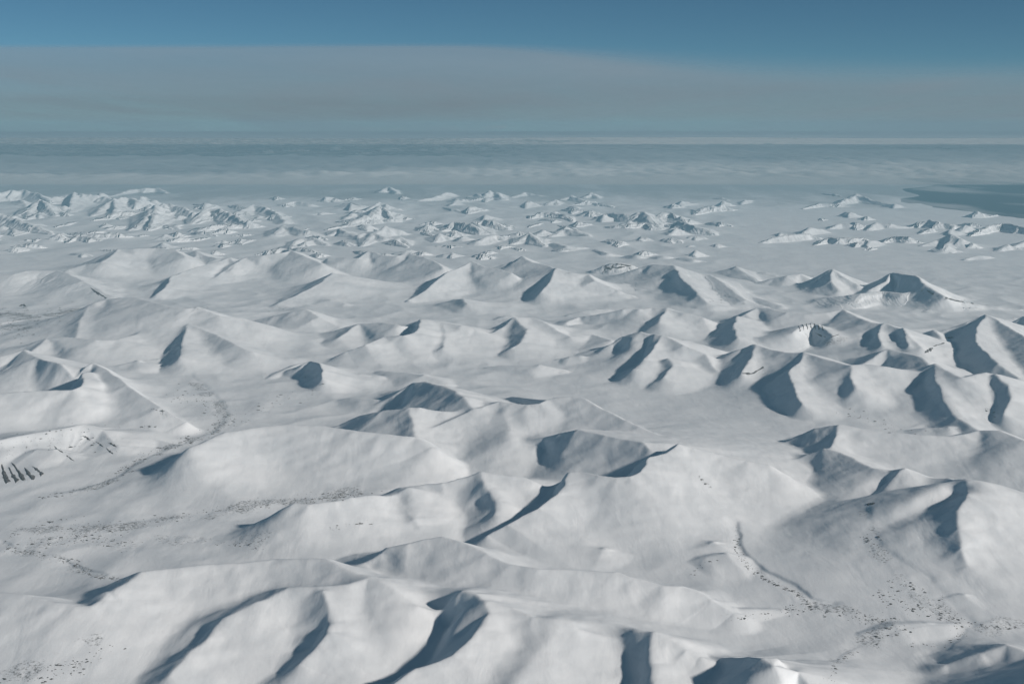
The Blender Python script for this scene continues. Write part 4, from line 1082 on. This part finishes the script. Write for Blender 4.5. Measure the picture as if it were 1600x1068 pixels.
for key, lst in OUTCROPS.items():
    par = mtn_obj.get(key)
    if par is None: continue
    for spec in lst:
        q_ = np.array([[float(c) for c in p_.split(',')] for p_ in spec.split()])
        n = 10
        tt = np.linspace(0, len(q_) - 1, n); ix = np.arange(len(q_))
        px, py, hw = (np.interp(tt, ix, q_[:, k]) for k in range(3))
        dirx, diry = np.gradient(px), np.gradient(py); L = np.hypot(dirx, diry) + 1e-6
        ox, oy = -diry / L, dirx / L
        hw = hw * (0.35 + 1.0 * rng.random(n)); hw[0] *= 0.3
        sidev = []
        for k_ in (-1.0, -0.35, 0.4, 1.0):
            jx, jy = rng.normal(0, 0.5, n), rng.normal(0, 0.25, n)
            p3 = on_terrain(px + ox * hw * k_ + jx, py + oy * hw * k_ + jy)
            d = np.hypot(p3[:, 0], p3[:, 1]) / F_PX
            p3[:, 2] += np.where(abs(k_) > 0.9, -1.5, np.minimum(0.55 * hw * d, 9.0) * (0.6 + 0.7 * rng.random(n))) + 0.5
            sidev.append(p3)
        V = np.concatenate(sidev) - np.array(par.location)
        F = [(a * n + k, a * n + k + 1, (a + 1) * n + k + 1, (a + 1) * n + k) for a in range(3) for k in range(n - 1)]
        me = bpy.data.meshes.new('rock_outcrop'); me.from_pydata(V.tolist(), [], F); me.materials.append(M_ROCK)
        o = bpy.data.objects.new('rock_outcrop', me); COL.objects.link(o); o.parent = par

# ------------------------------------------------------------------ single cloud puffs far beyond the deck edge
def ico(sub):
    import bmesh
    bm = bmesh.new(); bmesh.ops.create_icosphere(bm, subdivisions=sub, radius=1)
    v = np.array([x.co[:] for x in bm.verts]); f = [[q_.index for q_ in p_.verts] for p_ in bm.faces]; bm.free()
    return v, f
IV, IF = ico(4)
PUFFS = [  # px, py, width px, height px, distance km, label
 (423, 238, 16, 8, 232, 'small round cloud puff at the left end of the dark gap'),
 (470, 236, 34, 6, 236, 'long low cloud puff in the dark gap, left of the brightest one'),
 (527, 233, 15, 7, 234, 'brightest little cloud puff standing above the low clouds'),
 (568, 240, 26, 6, 232, 'flat cloud puff just right of the brightest one'),
 (610, 235, 46, 9, 238, 'widest soft cloud puff in the dark gap'),
 (662, 235, 14, 6, 236, 'tiny cloud puff right of the widest one'),
 (690, 234, 20, 7, 236, 'cloud puff at the right end of the dark gap'),
 (460, 203, 30, 3, 420, 'faint leftmost streak in the thin line of far clouds'),
 (575, 202, 46, 4, 420, 'left long streak in the thin line of far clouds'),
 (625, 203, 36, 3.5, 420, 'middle streak in the thin line of far clouds'),
 (690, 202, 52, 4.5, 420, 'longest streak in the thin line of far clouds'),
 (775, 200, 34, 5, 420, 'rightmost streak in the thin line of far clouds'),
]
for k, (px, py, w_, h_, dk, labl) in enumerate(PUFFS):
    d = dk * 1000.0; m_px = d / F_PX
    x = (px - 800) / F_PX * d; zc = CAM_Z - (py - Y_LEVEL) / F_PX * d
    v = IV.copy()
    th = np.arctan2(v[:, 1], v[:, 0]); 
    b = 0.55 * np.abs(perlin(v[:, 0] * 1.7 + k * 7, v[:, 2] * 2.2 + v[:, 1] * 1.9)) + 0.35 * np.abs(perlin(v[:, 0] * 4.1 + k, v[:, 2] * 4.3 - v[:, 1] * 3.7))
    v = v * (0.72 + b)[:, None] * np.array([0.5 * w_ * m_px, 0.5 * w_ * m_px * 0.8, 0.62 * h_ * m_px])
    v[:, 2] = np.where(v[:, 2] < 0, v[:, 2] * 0.45, v[:, 2])
    me = bpy.data.meshes.new('cloud'); me.from_pydata(v.tolist(), [], IF)
    me.polygons.foreach_set('use_smooth', np.ones(len(IF), bool)); me.materials.append(M_CLOUD)
    o = bpy.data.objects.new('cloud', me); COL.objects.link(o); o.location = (x, d, zc)
    tag(o, labl, 'cloud', 'small clouds along the horizon')
